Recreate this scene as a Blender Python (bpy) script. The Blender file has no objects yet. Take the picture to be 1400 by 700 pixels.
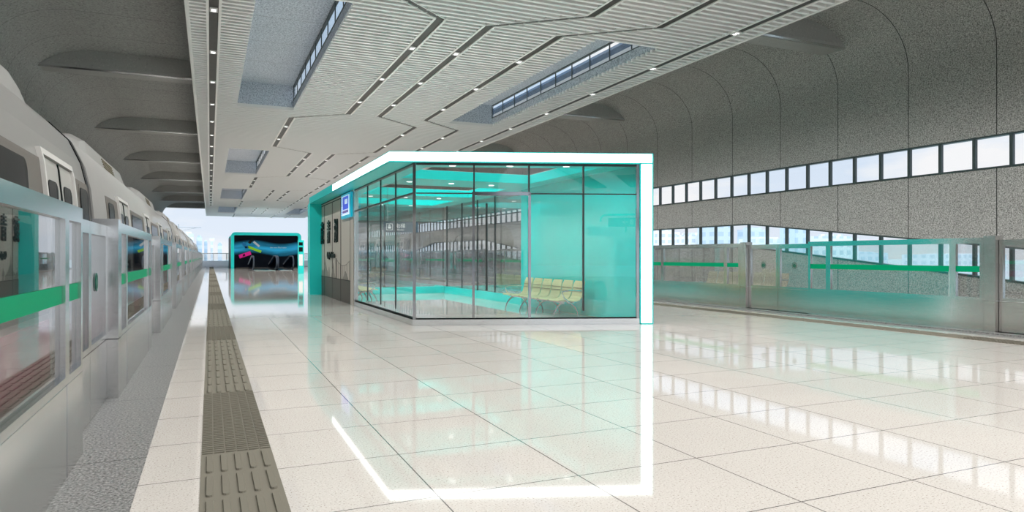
import bpy, math, random
from mathutils import Vector, Matrix
random.seed(7)
K = 1.5                      # every plan dimension below is in eye heights (1.5 m)
SC = bpy.context.scene
COL = SC.collection

# ------------------------------------------------------------------ materials
def nt(name):
    m = bpy.data.materials.new(name); m.use_nodes = True
    t = m.node_tree; t.nodes.clear()
    return m, t, t.nodes, t.links
def N(t, typ, **kw):
    n = t.nodes.new(typ)
    for k, v in kw.items():
        if k in n.inputs.keys(): n.inputs[k].default_value = v
        else: setattr(n, k, v)
    return n
def s2l(r, g, b):
    f = lambda v: (v/255/12.92) if v/255 <= .04045 else ((v/255+.055)/1.055)**2.4
    return (f(r), f(g), f(b), 1)
def simple(name, col, rough=.5, metal=0, spec=.5, coat=0, noise=0, nscale=200, emit=None, estr=0, aniso=0, bump=0):
    m, t, ns, L = nt(name)
    out = N(t, 'ShaderNodeOutputMaterial'); b = N(t, 'ShaderNodeBsdfPrincipled')
    b.inputs['Base Color'].default_value = col
    b.inputs['Roughness'].default_value = rough
    b.inputs['Metallic'].default_value = metal
    b.inputs['Specular IOR Level'].default_value = spec
    b.inputs['Coat Weight'].default_value = coat
    b.inputs['Coat Roughness'].default_value = .05
    if noise or bump:
        tc = N(t, 'ShaderNodeTexCoord'); no = N(t, 'ShaderNodeTexNoise')
        no.inputs['Scale'].default_value = nscale; no.inputs['Detail'].default_value = 3
        L.new(tc.outputs['Object'], no.inputs['Vector'])
        if noise:
            mx = N(t, 'ShaderNodeMix'); mx.data_type = 'RGBA'
            mx.inputs[6].default_value = tuple(c*(1-noise) for c in col[:3])+(1,)
            mx.inputs[7].default_value = tuple(min(1, c*(1+noise)) for c in col[:3])+(1,)
            L.new(no.outputs[0], mx.inputs[0]); L.new(mx.outputs[2], b.inputs['Base Color'])
        if bump:
            bu = N(t, 'ShaderNodeBump'); bu.inputs['Strength'].default_value = bump; bu.inputs['Distance'].default_value = .01
            L.new(no.outputs[0], bu.inputs['Height']); L.new(bu.outputs[0], b.inputs['Normal'])
    if emit:
        b.inputs['Emission Color'].default_value = emit; b.inputs['Emission Strength'].default_value = estr
    L.new(b.outputs[0], out.inputs[0])
    return m
def glass(name, tint=(1, 1, 1, 1), base=.05, k=.6, rough=0.0):
    m, t, ns, L = nt(name)
    out = N(t, 'ShaderNodeOutputMaterial'); mix = N(t, 'ShaderNodeMixShader')
    tr = N(t, 'ShaderNodeBsdfTransparent'); tr.inputs[0].default_value = tint
    gl = N(t, 'ShaderNodeBsdfGlossy'); gl.inputs['Roughness'].default_value = rough
    lw = N(t, 'ShaderNodeLayerWeight'); lw.inputs['Blend'].default_value = .5
    p = N(t, 'ShaderNodeMath', operation='POWER'); p.inputs[1].default_value = 4.0
    mu = N(t, 'ShaderNodeMath', operation='MULTIPLY_ADD'); mu.inputs[1].default_value = k; mu.inputs[2].default_value = base
    L.new(lw.outputs['Facing'], p.inputs[0]); L.new(p.outputs[0], mu.inputs[0]); L.new(mu.outputs[0], mix.inputs[0])
    L.new(tr.outputs[0], mix.inputs[1]); L.new(gl.outputs[0], mix.inputs[2]); L.new(mix.outputs[0], out.inputs[0])
    return m
def modline(t, L, sep, axis, period, off, width):
    """1 on a thin line every period metres along an axis"""
    a = N(t, 'ShaderNodeMath', operation='SUBTRACT'); a.inputs[1].default_value = off
    L.new(sep.outputs[axis], a.inputs[0])
    w = N(t, 'ShaderNodeMath', operation='PINGPONG'); w.inputs[1].default_value = period/2
    L.new(a.outputs[0], w.inputs[0])
    l = N(t, 'ShaderNodeMath', operation='LESS_THAN'); l.inputs[1].default_value = width/2
    L.new(w.outputs[0], l.inputs[0])
    return l
def rgbmix(t, L, fac, c1, c2):
    mx = N(t, 'ShaderNodeMix'); mx.data_type = 'RGBA'
    if fac is not None: L.new(fac, mx.inputs[0])
    for i, c in ((6, c1), (7, c2)):
        if isinstance(c, tuple): mx.inputs[i].default_value = c
        else: L.new(c, mx.inputs[i])
    return mx.outputs[2]
def stone(name, base, dark, light, scale, rough, lines=(), linecol=(.1, .1, .1, 1), spec=.5, dthr=.36, lthr=.62, bump=0, ior=1.5, coat=0):
    m, t, ns, L = nt(name)
    out = N(t, 'ShaderNodeOutputMaterial'); b = N(t, 'ShaderNodeBsdfPrincipled')
    tc = N(t, 'ShaderNodeTexCoord'); sep = N(t, 'ShaderNodeSeparateXYZ')
    L.new(tc.outputs['Object'], sep.inputs[0])
    no = N(t, 'ShaderNodeTexNoise'); no.inputs['Scale'].default_value = scale; no.inputs['Detail'].default_value = 2
    no.inputs['Roughness'].default_value = .65
    L.new(tc.outputs['Object'], no.inputs['Vector'])
    r1 = N(t, 'ShaderNodeMapRange'); r1.inputs[1].default_value = dthr; r1.inputs[2].default_value = dthr-.05
    r2 = N(t, 'ShaderNodeMapRange'); r2.inputs[1].default_value = lthr; r2.inputs[2].default_value = lthr+.05
    L.new(no.outputs[0], r1.inputs[0]); L.new(no.outputs[0], r2.inputs[0])
    c = rgbmix(t, L, r1.outputs[0], base, dark)
    c = rgbmix(t, L, r2.outputs[0], c, light)
    big = N(t, 'ShaderNodeTexNoise'); big.inputs['Scale'].default_value = .8; big.inputs['Detail'].default_value = 4
    L.new(tc.outputs['Object'], big.inputs['Vector'])
    hs = N(t, 'ShaderNodeHueSaturation')
    mr = N(t, 'ShaderNodeMapRange'); mr.inputs[3].default_value = .93; mr.inputs[4].default_value = 1.07
    L.new(big.outputs[0], mr.inputs[0]); L.new(mr.outputs[0], hs.inputs['Value']); L.new(c, hs.inputs['Color'])
    c = hs.outputs[0]
    acc = None
    for ax, per, off, wd in lines:
        l = modline(t, L, sep, ax, per, off, wd)
        if acc is None: acc = l.outputs[0]
        else:
            mxx = N(t, 'ShaderNodeMath', operation='MAXIMUM'); L.new(acc, mxx.inputs[0]); L.new(l.outputs[0], mxx.inputs[1]); acc = mxx.outputs[0]
    if acc is not None: c = rgbmix(t, L, acc, c, linecol)
    L.new(c, b.inputs['Base Color'])
    b.inputs['Roughness'].default_value = rough; b.inputs['Specular IOR Level'].default_value = spec; b.inputs['IOR'].default_value = ior
    b.inputs['Coat Weight'].default_value = coat; b.inputs['Coat Roughness'].default_value = .02
    if bump:
        bu = N(t, 'ShaderNodeBump'); bu.inputs['Strength'].default_value = bump; bu.inputs['Distance'].default_value = .02
        L.new(no.outputs[0], bu.inputs['Height']); L.new(bu.outputs[0], b.inputs['Normal'])
    L.new(b.outputs[0], out.inputs[0])
    return m
def brushed(name, col, rough, scale):
    m, t, ns, L = nt(name)
    out = N(t, 'ShaderNodeOutputMaterial'); b = N(t, 'ShaderNodeBsdfPrincipled')
    tc = N(t, 'ShaderNodeTexCoord'); mp = N(t, 'ShaderNodeMapping'); mp.inputs['Scale'].default_value = scale
    no = N(t, 'ShaderNodeTexNoise'); no.inputs['Scale'].default_value = 1; no.inputs['Detail'].default_value = 3
    L.new(tc.outputs['Object'], mp.inputs[0]); L.new(mp.outputs[0], no.inputs['Vector'])
    mr = N(t, 'ShaderNodeMapRange'); mr.inputs[3].default_value = rough-.06; mr.inputs[4].default_value = rough+.08
    L.new(no.outputs[0], mr.inputs[0]); L.new(mr.outputs[0], b.inputs['Roughness'])
    c = rgbmix(t, L, no.outputs[0], tuple(x*.9 for x in col[:3])+(1,), tuple(min(1, x*1.08) for x in col[:3])+(1,))
    L.new(c, b.inputs['Base Color']); b.inputs['Metallic'].default_value = 1
    L.new(b.outputs[0], out.inputs[0])
    return m

M = {}
TX, TY = 1.305, 6.111-.0
M['floor'] = stone('terrazzo', s2l(207, 201, 194), s2l(158, 146, 136), s2l(221, 216, 210), 75, .045,
                   lines=((0, .998, 1.305, .009), (1, .984, 4.08, .009)), linecol=(.13, .12, .11, 1), ior=1.62, dthr=.40, lthr=.6)
M['granite'] = stone('granite', s2l(132, 131, 129), s2l(84, 83, 82), s2l(166, 165, 163), 52, .3,
                     lines=((1, 2.35, 5.75, .014),), linecol=(.05, .05, .05, 1), dthr=.46, lthr=.56)
JL = ((1, 2.4, 10.89, .022),)
M['conc'] = stone('concrete_right', s2l(164, 163, 159), s2l(116, 115, 112), s2l(200, 198, 194), 34, .85,
                  lines=JL, linecol=(.04, .04, .04, 1), dthr=.45, lthr=.56, spec=.2)
M['concL'] = stone('concrete_left', s2l(158, 159, 156), s2l(132, 133, 130), s2l(176, 177, 174), 18, .8,
                   lines=((1, 2.4, 10.89, .014),), linecol=(.05, .05, .05, 1), dthr=.43, lthr=.58, spec=.2)
M['concrib'] = stone('concrete_rib', s2l(168, 168, 165), s2l(150, 150, 146), s2l(184, 184, 180), 18, .7, spec=.3)
M['well'] = stone('well_stone', s2l(186, 194, 203), s2l(138, 148, 160), s2l(212, 218, 225), 22, .7,
                  lines=((1, 2.4, 10.89, .014),), linecol=(.1, .11, .12, 1), dthr=.45, lthr=.56)
M['slat'] = simple('slat_white', s2l(240, 240, 238), .4)
M['slatback'] = simple('slat_backing', s2l(80, 79, 77), .6)
M['slot'] = simple('slot_dark', s2l(52, 51, 45), .5, noise=.3, nscale=9)
M['trim'] = simple('trim_white', s2l(232, 231, 228), .35)
M['lamp'] = simple('lamp_lens', (1, 1, 1, 1), .4, emit=(1, .98, .95, 1), estr=2.2)
M['lampbox'] = simple('lamp_box', s2l(40, 40, 40), .4)
M['steel'] = brushed('steel', (.74, .74, .735, 1), .2, (3, 3, 160))
M['steelh'] = brushed('steel_base', (.72, .71, .70, 1), .18, (60, 2.2, 60))
M['chrome'] = simple('chrome', (.75, .75, .77, 1), .12, metal=1)
M['postmetal'] = simple('post_metal', (.42, .42, .43, 1), .1, metal=1)
M['dark'] = simple('dark_metal', s2l(58, 64, 64), .35, metal=.3)
M['black'] = simple('black', (.01, .012, .012, 1), .5, spec=.1)
M['winframe'] = simple('window_frame', s2l(62, 74, 74), .45)
M['glass'] = glass('pane', (.95, .965, .97, 1), .2, .65)
M['kglass'] = glass('kiosk_pane', (.975, .985, .985, 1), .055, .5)
M['wglass'] = glass('wall_pane', (1, 1, 1, 1), .02, .3)
M['film'] = glass('film', (.45, .52, .6, 1), .02, .2)
M['green'] = simple('green_film', s2l(0, 142, 98), .5, spec=.1)
M['dgreen'] = simple('dark_green_film', s2l(10, 92, 72), .35)
M['teal'] = simple('teal_panel', s2l(34, 226, 220), .28, noise=.05, nscale=60)
M['tealg'] = simple('teal_glass_wall', s2l(24, 206, 199), .12, coat=1)
M['tealdark'] = simple('teal_edge', s2l(20, 200, 198), .4)
M['led'] = simple('led_band', (1, 1, 1, 1), .4, emit=(1, 1, 1, 1), estr=3.0)
M['panelwall'] = simple('letter_panel', s2l(196, 191, 181), .4, noise=.06, nscale=120)
M['panelline'] = simple('panel_joint', s2l(46, 44, 42), .6)
M['paneldark'] = simple('panel_dark', s2l(86, 82, 76), .45, noise=.1, nscale=120)
M['skyline'] = simple('skyline_print', s2l(140, 136, 128), .45)
M['letter'] = simple('letter_black', s2l(14, 34, 32), .4)
M['seat'] = simple('seat_plastic', s2l(192, 195, 148), .4)
M['train'] = simple('train_silver', s2l(160, 159, 156), .32, coat=.2, noise=.03, nscale=3)
M['trainwarm'] = simple('train_band', s2l(108, 103, 98), .5, spec=.2, noise=.05, nscale=4)
M['trainglass'] = simple('train_glass', s2l(24, 27, 29), .2, spec=.03)
M['magenta'] = simple('magenta_band', s2l(190, 84, 124), .35, noise=.4, nscale=2.5)
M['trainwhite'] = simple('train_white', s2l(206, 204, 200), .3)
M['traindoor'] = simple('train_door', s2l(168, 166, 161), .35)
M['vent'] = simple('vent', s2l(120, 112, 92), .6)
M['tact'] = simple('tactile', s2l(120, 116, 105), .8, spec=.15, noise=.12, nscale=220)
M['tactd'] = simple('tactile_raised', s2l(116, 111, 101), .5, noise=.12, nscale=220)
def backlit_white():  # translucency added so the sky behind brightens the white parapet
    m, t, ns, L = nt('parapet_backlit'); out = N(t, 'ShaderNodeOutputMaterial'); mix = N(t, 'ShaderNodeMixShader'); mix.inputs[0].default_value = .6
    a = N(t, 'ShaderNodeBsdfDiffuse'); a.inputs[0].default_value = (.85, .86, .87, 1); b = N(t, 'ShaderNodeBsdfTranslucent'); b.inputs[0].default_value = (.85, .87, .9, 1)
    L.new(a.outputs[0], mix.inputs[1]); L.new(b.outputs[0], mix.inputs[2]); L.new(mix.outputs[0], out.inputs[0]); return m
M['backlit'] = backlit_white()
M['white'] = simple('white_wall', s2l(236, 236, 236), .4)
M['bed'] = simple('track_bed', s2l(96, 92, 88), .9, noise=.3, nscale=5)
M['signblue'] = simple('sign_blue', s2l(62, 82, 98), .4)
M['signwhite'] = simple('sign_white', s2l(240, 240, 240), .4)
M['rubber'] = simple('rubber', s2l(60, 70, 82), .4)
M['ground'] = simple('ground_far', s2l(196, 206, 206), .9, noise=.15, nscale=.02)
M['water'] = simple('water', s2l(120, 200, 205), .25)
M['red'] = simple('red_paint', s2l(206, 96, 104), .6)
M['treegreen'] = simple('tree_green', s2l(160, 200, 120), .9, noise=.3, nscale=.5)
def hazy_tower_mat(name, wall, win, px, pz):
    m, t, ns, L = nt(name)
    out = N(t, 'ShaderNodeOutputMaterial'); b = N(t, 'ShaderNodeBsdfPrincipled'); b.inputs['Roughness'].default_value = .7
    tc = N(t, 'ShaderNodeTexCoord'); sep = N(t, 'ShaderNodeSeparateXYZ'); L.new(tc.outputs['Object'], sep.inputs[0])
    sm = N(t, 'ShaderNodeMath', operation='ADD'); L.new(sep.outputs[0], sm.inputs[0]); L.new(sep.outputs[1], sm.inputs[1])
    cx = N(t, 'ShaderNodeCombineXYZ'); L.new(sm.outputs[0], cx.inputs[0])
    s2 = N(t, 'ShaderNodeSeparateXYZ'); L.new(cx.outputs[0], s2.inputs[0])
    a = modline(t, L, s2, 0, px, 0, px*.45); z = modline(t, L, sep, 2, pz, 0, pz*.45)
    mxx = N(t, 'ShaderNodeMath', operation='MAXIMUM'); L.new(a.outputs[0], mxx.inputs[0]); L.new(z.outputs[0], mxx.inputs[1])
    L.new(rgbmix(t, L, mxx.outputs[0], win, wall), b.inputs['Base Color'])
    L.new(b.outputs[0], out.inputs[0]); return m
M['tower1'] = hazy_tower_mat('tower_pale', s2l(236, 241, 246), s2l(214, 224, 233), 5, 3.5)  # distance haze is mixed into these pale tower colours
M['tower2'] = hazy_tower_mat('tower_blue', s2l(214, 226, 236), s2l(192, 210, 224), 6, 4)
M['tower3'] = hazy_tower_mat('tower_white', s2l(246, 247, 248), s2l(212, 220, 228), 4, 3.2)

# dark advertisement with blue waves
def ad_mat():
    m, t, ns, L = nt('advert')
    out = N(t, 'ShaderNodeOutputMaterial'); b = N(t, 'ShaderNodeBsdfPrincipled'); b.inputs['Roughness'].default_value = .5; b.inputs['Specular IOR Level'].default_value = .15
    tc = N(t, 'ShaderNodeTexCoord'); sep = N(t, 'ShaderNodeSeparateXYZ'); L.new(tc.outputs['Object'], sep.inputs[0])
    no = N(t, 'ShaderNodeTexNoise'); mp = N(t, 'ShaderNodeMapping'); mp.inputs['Scale'].default_value = (.22, .2, .9)
    no.inputs['Scale'].default_value = 1; no.inputs['Detail'].default_value = 2; no.inputs['Distortion'].default_value = 1.2
    L.new(tc.outputs['Object'], mp.inputs[0]); L.new(mp.outputs[0], no.inputs['Vector'])
    a = N(t, 'ShaderNodeMath', operation='SUBTRACT'); a.inputs[1].default_value = 2.45; L.new(sep.outputs[2], a.inputs[0])
    sx = N(t, 'ShaderNodeMath', operation='MULTIPLY'); sx.inputs[1].default_value = .9; L.new(sep.outputs[0], sx.inputs[0])
    si = N(t, 'ShaderNodeMath', operation='SINE'); L.new(sx.outputs[0], si.inputs[0])
    s3 = N(t, 'ShaderNodeMath', operation='MULTIPLY_ADD'); s3.inputs[1].default_value = .22; L.new(si.outputs[0], s3.inputs[0]); L.new(a.outputs[0], s3.inputs[2])
    ab = N(t, 'ShaderNodeMath', operation='ABSOLUTE'); L.new(s3.outputs[0], ab.inputs[0])
    mr = N(t, 'ShaderNodeMapRange'); mr.inputs[1].default_value = .85; mr.inputs[2].default_value = .1; L.new(ab.outputs[0], mr.inputs[0])
    mu = N(t, 'ShaderNodeMath', operation='MULTIPLY'); L.new(mr.outputs[0], mu.inputs[0])
    r2 = N(t, 'ShaderNodeMapRange'); r2.inputs[1].default_value = .3; r2.inputs[2].default_value = .65; r2.inputs[3].default_value = .25
    L.new(no.outputs[0], r2.inputs[0]); L.new(r2.outputs[0], mu.inputs[1])
    c = rgbmix(t, L, mu.outputs[0], s2l(3, 6, 14), s2l(46, 160, 205))
    L.new(c, b.inputs['Base Color']); L.new(c, b.inputs['Emission Color']); b.inputs['Emission Strength'].default_value = .35
    L.new(b.outputs[0], out.inputs[0]); return m
M['ad'] = ad_mat()
M['adpink'] = simple('ad_pink', s2l(214, 30, 140), .4); M['adgreen'] = simple('ad_green', s2l(140, 200, 30), .4)
M['adblue'] = simple('ad_blue', s2l(20, 110, 160), .4); M['adgrey'] = simple('ad_grey', s2l(190, 196, 200), .4)
M['poster'] = simple('poster_blue', s2l(60, 80, 190), .3, emit=s2l(60, 90, 210), estr=.7)
M['posterw'] = simple('poster_white', s2l(215, 235, 250), .3, emit=s2l(200, 225, 250), estr=.7)
M['posterp'] = simple('poster_violet', s2l(110, 100, 160), .3, emit=s2l(100, 90, 150), estr=.5)
M['cyanrim'] = simple('cyan_rim', s2l(20, 175, 200), .3, emit=s2l(10, 170, 200), estr=.4)

# ------------------------------------------------------------------ mesh builder
ORIG = {}
class MB:
    def __init__(s): s.v = []; s.f = []; s.sm = []
    def add(s, vs, fs, smooth=False):
        b = len(s.v); s.v += vs
        for f in fs: s.f.append(tuple(i+b for i in f)); s.sm.append(smooth)
        return s
    def box(s, x0, x1, y0, y1, z0, z1):
        vs = [(x, y, z) for z in (z0, z1) for y in (y0, y1) for x in (x0, x1)]
        return s.add(vs, [(0, 2, 3, 1), (4, 5, 7, 6), (0, 1, 5, 4), (2, 6, 7, 3), (0, 4, 6, 2), (1, 3, 7, 5)])
    def prism(s, pts, z0, z1):
        n = len(pts)
        a = sum(pts[i][0]*pts[(i+1) % n][1]-pts[(i+1) % n][0]*pts[i][1] for i in range(n))
        if a < 0: pts = pts[::-1]
        vs = [(x, y, z0) for x, y in pts]+[(x, y, z1) for x, y in pts]
        return s.add(vs, [tuple(range(n-1, -1, -1)), tuple(range(n, 2*n))]+[(i, (i+1) % n, n+(i+1) % n, n+i) for i in range(n)])
    def wall(s, p, q, t, z0, z1, side=1):
        """vertical slab along plan line p-q, thickness t to the left (side=1) or right (-1)"""
        dx, dy = q[0]-p[0], q[1]-p[1]; l = math.hypot(dx, dy); nx, ny = -dy/l*t*side, dx/l*t*side
        return s.prism([p, q, (q[0]+nx, q[1]+ny), (p[0]+nx, p[1]+ny)], z0, z1)
    def sect(s, pts, a0, a1, axis='y', smooth=False):
        """closed section extruded along y (pts are x,z) or x (pts are y,z)"""
        n = len(pts)
        mk = (lambda p, a: (p[0], a, p[1])) if axis == 'y' else (lambda p, a: (a, p[0], p[1]))
        vs = [mk(p, a0) for p in pts]+[mk(p, a1) for p in pts]
        fs = [tuple(range(n)), tuple(range(2*n-1, n-1, -1))]
        b = len(s.v); s.v += vs
        for f in fs: s.f.append(tuple(i+b for i in f)); s.sm.append(False)
        for i in range(n): s.f.append((b+i, b+n+i, b+n+(i+1) % n, b+(i+1) % n)); s.sm.append(smooth)
        return s
    def tube(s, path, r, n=8):
        rings = []; P = [Vector(p) for p in path]
        for i, p in enumerate(P):
            d = (P[min(i+1, len(P)-1)]-P[max(i-1, 0)]).normalized()
            u = d.orthogonal().normalized() if i == 0 else (u-d*u.dot(d)).normalized()
            w = d.cross(u); rr = r[i] if isinstance(r, (list, tuple)) else r
            rings.append([tuple(p+u*math.cos(2*math.pi*k/n)*rr+w*math.sin(2*math.pi*k/n)*rr) for k in range(n)])
        vs = [v for g in rings for v in g]; fs = []
        for i in range(len(P)-1):
            for k in range(n): fs.append((i*n+k, i*n+(k+1) % n, (i+1)*n+(k+1) % n, (i+1)*n+k))
        s.add(vs, fs, True)
        s.add(rings[0]+rings[-1], [tuple(range(n-1, -1, -1)), tuple(range(n, 2*n))])
        return s
    def build(s, name, mat, parent=None, origin=None, scale=K):
        if parent is not None: o3 = ORIG[parent.name]
        else: o3 = Vector(origin) if origin else Vector((0, 0, 0))
        me = bpy.data.meshes.new(name)
        me.from_pydata([((x-o3[0])*scale, (y-o3[1])*scale, (z-o3[2])*scale) for x, y, z in s.v], [], s.f)
        import bmesh
        bm = bmesh.new(); bm.from_mesh(me); bmesh.ops.recalc_face_normals(bm, faces=bm.faces); bm.to_mesh(me); bm.free()
        me.polygons.foreach_set('use_smooth', s.sm)
        me.materials.append(mat if not isinstance(mat, str) else M[mat])
        o = bpy.data.objects.new(name, me); COL.objects.link(o)
        if parent is not None: o.parent = parent
        else: o.location = o3*scale
        ORIG[o.name] = o3
        return o
def thing(name, label, cat, loc=(0, 0, 0), group=None):
    o = bpy.data.objects.new(name, None); COL.objects.link(o); o.location = Vector(loc)*K
    o.empty_display_size = .2
    o['label'] = label; o['category'] = cat
    if group: o['group'] = group
    ORIG[o.name] = Vector(loc); return o
def tag(o, label, cat, group=None):
    o['label'] = label; o['category'] = cat
    if group: o['group'] = group
    return o
def struct(o): o['kind'] = 'structure'; return o
def dup(root, loc, label, group=None):
    r = root.copy(); COL.objects.link(r); r.location = Vector(loc)*K; r['label'] = label
    if group: r['group'] = group
    ORIG[r.name] = Vector(loc)
    for ch in list(root.children):
        c_ = ch.copy(); COL.objects.link(c_); c_.parent = r
        for g in ch.children:
            d = g.copy(); COL.objects.link(d); d.parent = c_
    return r
def text(name, body, mat, parent, loc, size, rot, extrude=.01, sx=1.0, align='CENTER', offset=0):
    cu = bpy.data.curves.new(name, 'FONT'); cu.body = body; cu.size = size*K; cu.extrude = extrude*K
    cu.align_x = align; cu.align_y = 'CENTER'; cu.materials.append(M[mat]); cu.offset = offset
    o = bpy.data.objects.new(name, cu); COL.objects.link(o)
    o3 = ORIG[parent.name]; o.parent = parent
    o.location = (Vector(loc)-o3)*K; o.rotation_euler = rot; o.scale = (sx, 1, 1)
    bpy.context.view_layer.update()
    me = bpy.data.meshes.new_from_object(o.evaluated_get(bpy.context.evaluated_depsgraph_get()))
    o2 = bpy.data.objects.new(name, me); o2.parent = parent; o2.location = o.location; o2.rotation_euler = rot; o2.scale = (sx, 1, 1)
    bpy.data.objects.remove(o); o2.name = name; COL.objects.link(o2)
    if not me.materials: me.materials.append(M[mat])
    ORIG[o2.name] = o3
    return o2
ORD = ['nearest', 'second', 'third', 'fourth', 'fifth', 'sixth', 'seventh', 'eighth', 'ninth', 'tenth', 'eleventh', 'twelfth', 'thirteenth',
       'fourteenth', 'fifteenth', 'sixteenth', 'seventeenth', 'eighteenth', 'nineteenth', 'twentieth', 'twenty-first', 'twenty-second', 'twenty-third',
       'twenty-fourth', 'twenty-fifth', 'twenty-sixth', 'twenty-seventh', 'twenty-eighth', 'twenty-ninth', 'thirtieth', 'thirty-first', 'thirty-second', 'thirty-third', 'thirty-fourth', 'thirty-fifth', 'thirty-sixth']
R90 = math.pi/2
Y0, Y1 = -14.4, 68.6          # platform ends

# ------------------------------------------------------------------ floor
f = MB(); f.box(-.287, 8.92, Y0, Y1+4, -.25, 0); struct(f.build('floor', 'floor'))
f = MB(); f.box(-.86, -.287, Y0, Y1+4, -.25, 0); f.box(8.92, 9.5, Y0, Y1+4, -.25, 0); struct(f.build('floor_granite', 'granite'))
f = MB(); f.box(-.84, -.7, Y0, Y1+4, -.9, -.25); f.box(9.4, 9.5, Y0, Y1+4, -.9, -.25); struct(f.build('wall_platform_edge', 'concrib'))
f = MB(); f.box(-3.8, -.84, Y0, Y1+40, -.95, -.9); f.box(9.5, 12.2, Y0, Y1+40, -.95, -.9); struct(f.build('floor_trackbed', 'bed'))

# tactile strips
def tactile(x0, x1, label, far_detail):
    root = thing('tactile_paving', label, 'tactile paving', ((x0+x1)/2, Y0, 0))
    w = x1-x0; bars = MB(); ribs = MB()
    y = 3.74-5.05*2
    def pill(b, xc, yc, hw, hl, h):
        n = 4; pts = []
        for cx, a0 in ((yc+hl-hw, 0), (yc-hl+hw, math.pi)):
            for k in range(n+1):
                a = a0+math.pi*k/n; pts.append((xc+hw*math.cos(a), cx+hw*math.sin(a)))
        nn = len(pts); ins = [(xc+(p[0]-xc)*.82, yc+(p[1]-yc)*(1-.18*hw/hl)) for p in pts]
        vs = [(a, b_, .003) for a, b_ in pts]+[(a, b_, h) for a, b_ in ins]
        b.add(vs, [tuple(range(nn, 2*nn))]+[(i, (i+1) % nn, nn+(i+1) % nn, nn+i) for i in range(nn)])
    while y < Y1-1:
        # cross-ribbed section
        if y > -3 and y < far_detail:
            yy = y+.03
            while yy < y+1.65:
                for c in range(6): pill(ribs, x0+w*(c+.55)/6, yy, .009, .0091, .010) if False else ribs.box(x0+w*(c+.5)/6-.024*w/.33, x0+w*(c+.5)/6+.024*w/.33, yy-.011, yy+.006, .003, .0085)
                yy += .0385
            n = 10
            for k in range(n):
                for c in range(5): pill(bars, x0+w*(c+.6)/5.2, y+1.65+(k+.5)*3.4/n, .0155, .148, .0105)
        y += 5.05
    base = MB().box(x0, x1, Y0, Y1, 0, .003)
    for b_ in (ribs, bars): base.add(b_.v, b_.f)
    base.build('base_strip', 'tact', root)
tactile(-.039, .29, 'grey ribbed tactile strip on the train side of the platform, beside granite kerb', 40)
tactile(8.32, 8.65, 'grey tactile strip along the empty track, in front of the far gates', 24)

# ------------------------------------------------------------------ shell walls and roof
XL, XR, ZT, RX, RZ = -3.8, 12.2, 5.68, 1.4, 1.15
YE = 66.8
def shell_profile(xw, sgn):
    pts = []
    for k in range(0, 17):
        a = math.pi/2*k/16
        pts.append((xw+sgn*RX*(1-math.cos(a)), ZT-RZ+RZ*math.sin(a)))
    return pts
inner = [(XL, -1)]+shell_profile(XL, 1)+[(-.3, ZT)]
outer = [(-.3, ZT+.25), (XL-.2+.9, ZT+.25)]+[(XL-.2, ZT-.6), (XL-.2, -1)]
m = MB(); m.sect(inner+outer, Y0, YE, smooth=False)
struct(m.build('wall_left', 'concL'))
inner = [(XR, 3.06)]+shell_profile(XR, -1)+[(8.85, ZT)]
outer = [(8.85, ZT+.25), (XR+.2-.9, ZT+.25), (XR+.2, ZT-.6), (XR+.2, 3.06)]
m = MB(); m.sect(inner+outer, Y0, YE)
# right wall bands
BR = [(Y0, 1.8), (-6, 1.8), (2, .62), (13.1, 1.8), (21, 1.8), (26, 1.27), (31, 1.8), (39, 1.8), (44, 1.27), (49, 1.8), (YE, 1.8)]
def zt(y):
    for (a, za), (b, zb) in zip(BR, BR[1:]):
        if a <= y <= b: return za+(zb-za)*(y-a)/(b-a)
    return 1.8
for (a, za), (b, zb) in zip(BR, BR[1:]):
    m.sect([(a, za), (b, zb), (b, 2.49), (a, 2.49)], XR, XR+.2, 'x')
    m.sect([(a, -1), (b, -1), (b, zb-.587), (a, za-.587)], XR, XR+.2, 'x')
struct(m.build('wall_right', 'conc'))
# window bands
fr = MB(); gl = MB(); fr2 = MB(); gl2 = MB()
w1 = MB().box(XR-.015, XR+.1, Y0, YE, 3.03, 3.06).box(XR-.015, XR+.1, Y0, YE, 2.49, 2.52)
ys = []
y = 16.74
while y > Y0: ys.append(y); y -= .607
y = 16.74+.607
while y < YE: ys.append(y); y += .607
for y in ys: w1.box(XR-.01, XR+.055, y-.026, y+.026, 2.5, 3.05)
W1 = struct(w1.build('window_1', 'winframe'))
MB().box(XR+.03, XR+.035, Y0, YE, 2.5, 3.05).build('glazing', 'wglass', W1)
w2 = MB()
for (a, za), (b, zb) in zip(BR, BR[1:]):
    w2.sect([(a, za-.03), (b, zb-.03), (b, zb), (a, za)], XR-.015, XR+.1, 'x')
    w2.sect([(a, za-.587), (b, zb-.587), (b, zb-.557), (a, za-.557)], XR-.015, XR+.1, 'x')
for y in ys:
    z = zt(y); w2.box(XR-.01, XR+.055, y-.026, y+.026, z-.575, z-.01)
W2 = struct(w2.build('window_2', 'winframe'))
g = MB()
for (a, za), (b, zb) in zip(BR, BR[1:]):
    g.sect([(a, za-.587), (b, zb-.587), (b, zb), (a, za)], XR+.03, XR+.035, 'x')
g.build('glazing', 'wglass', W2)
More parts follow.
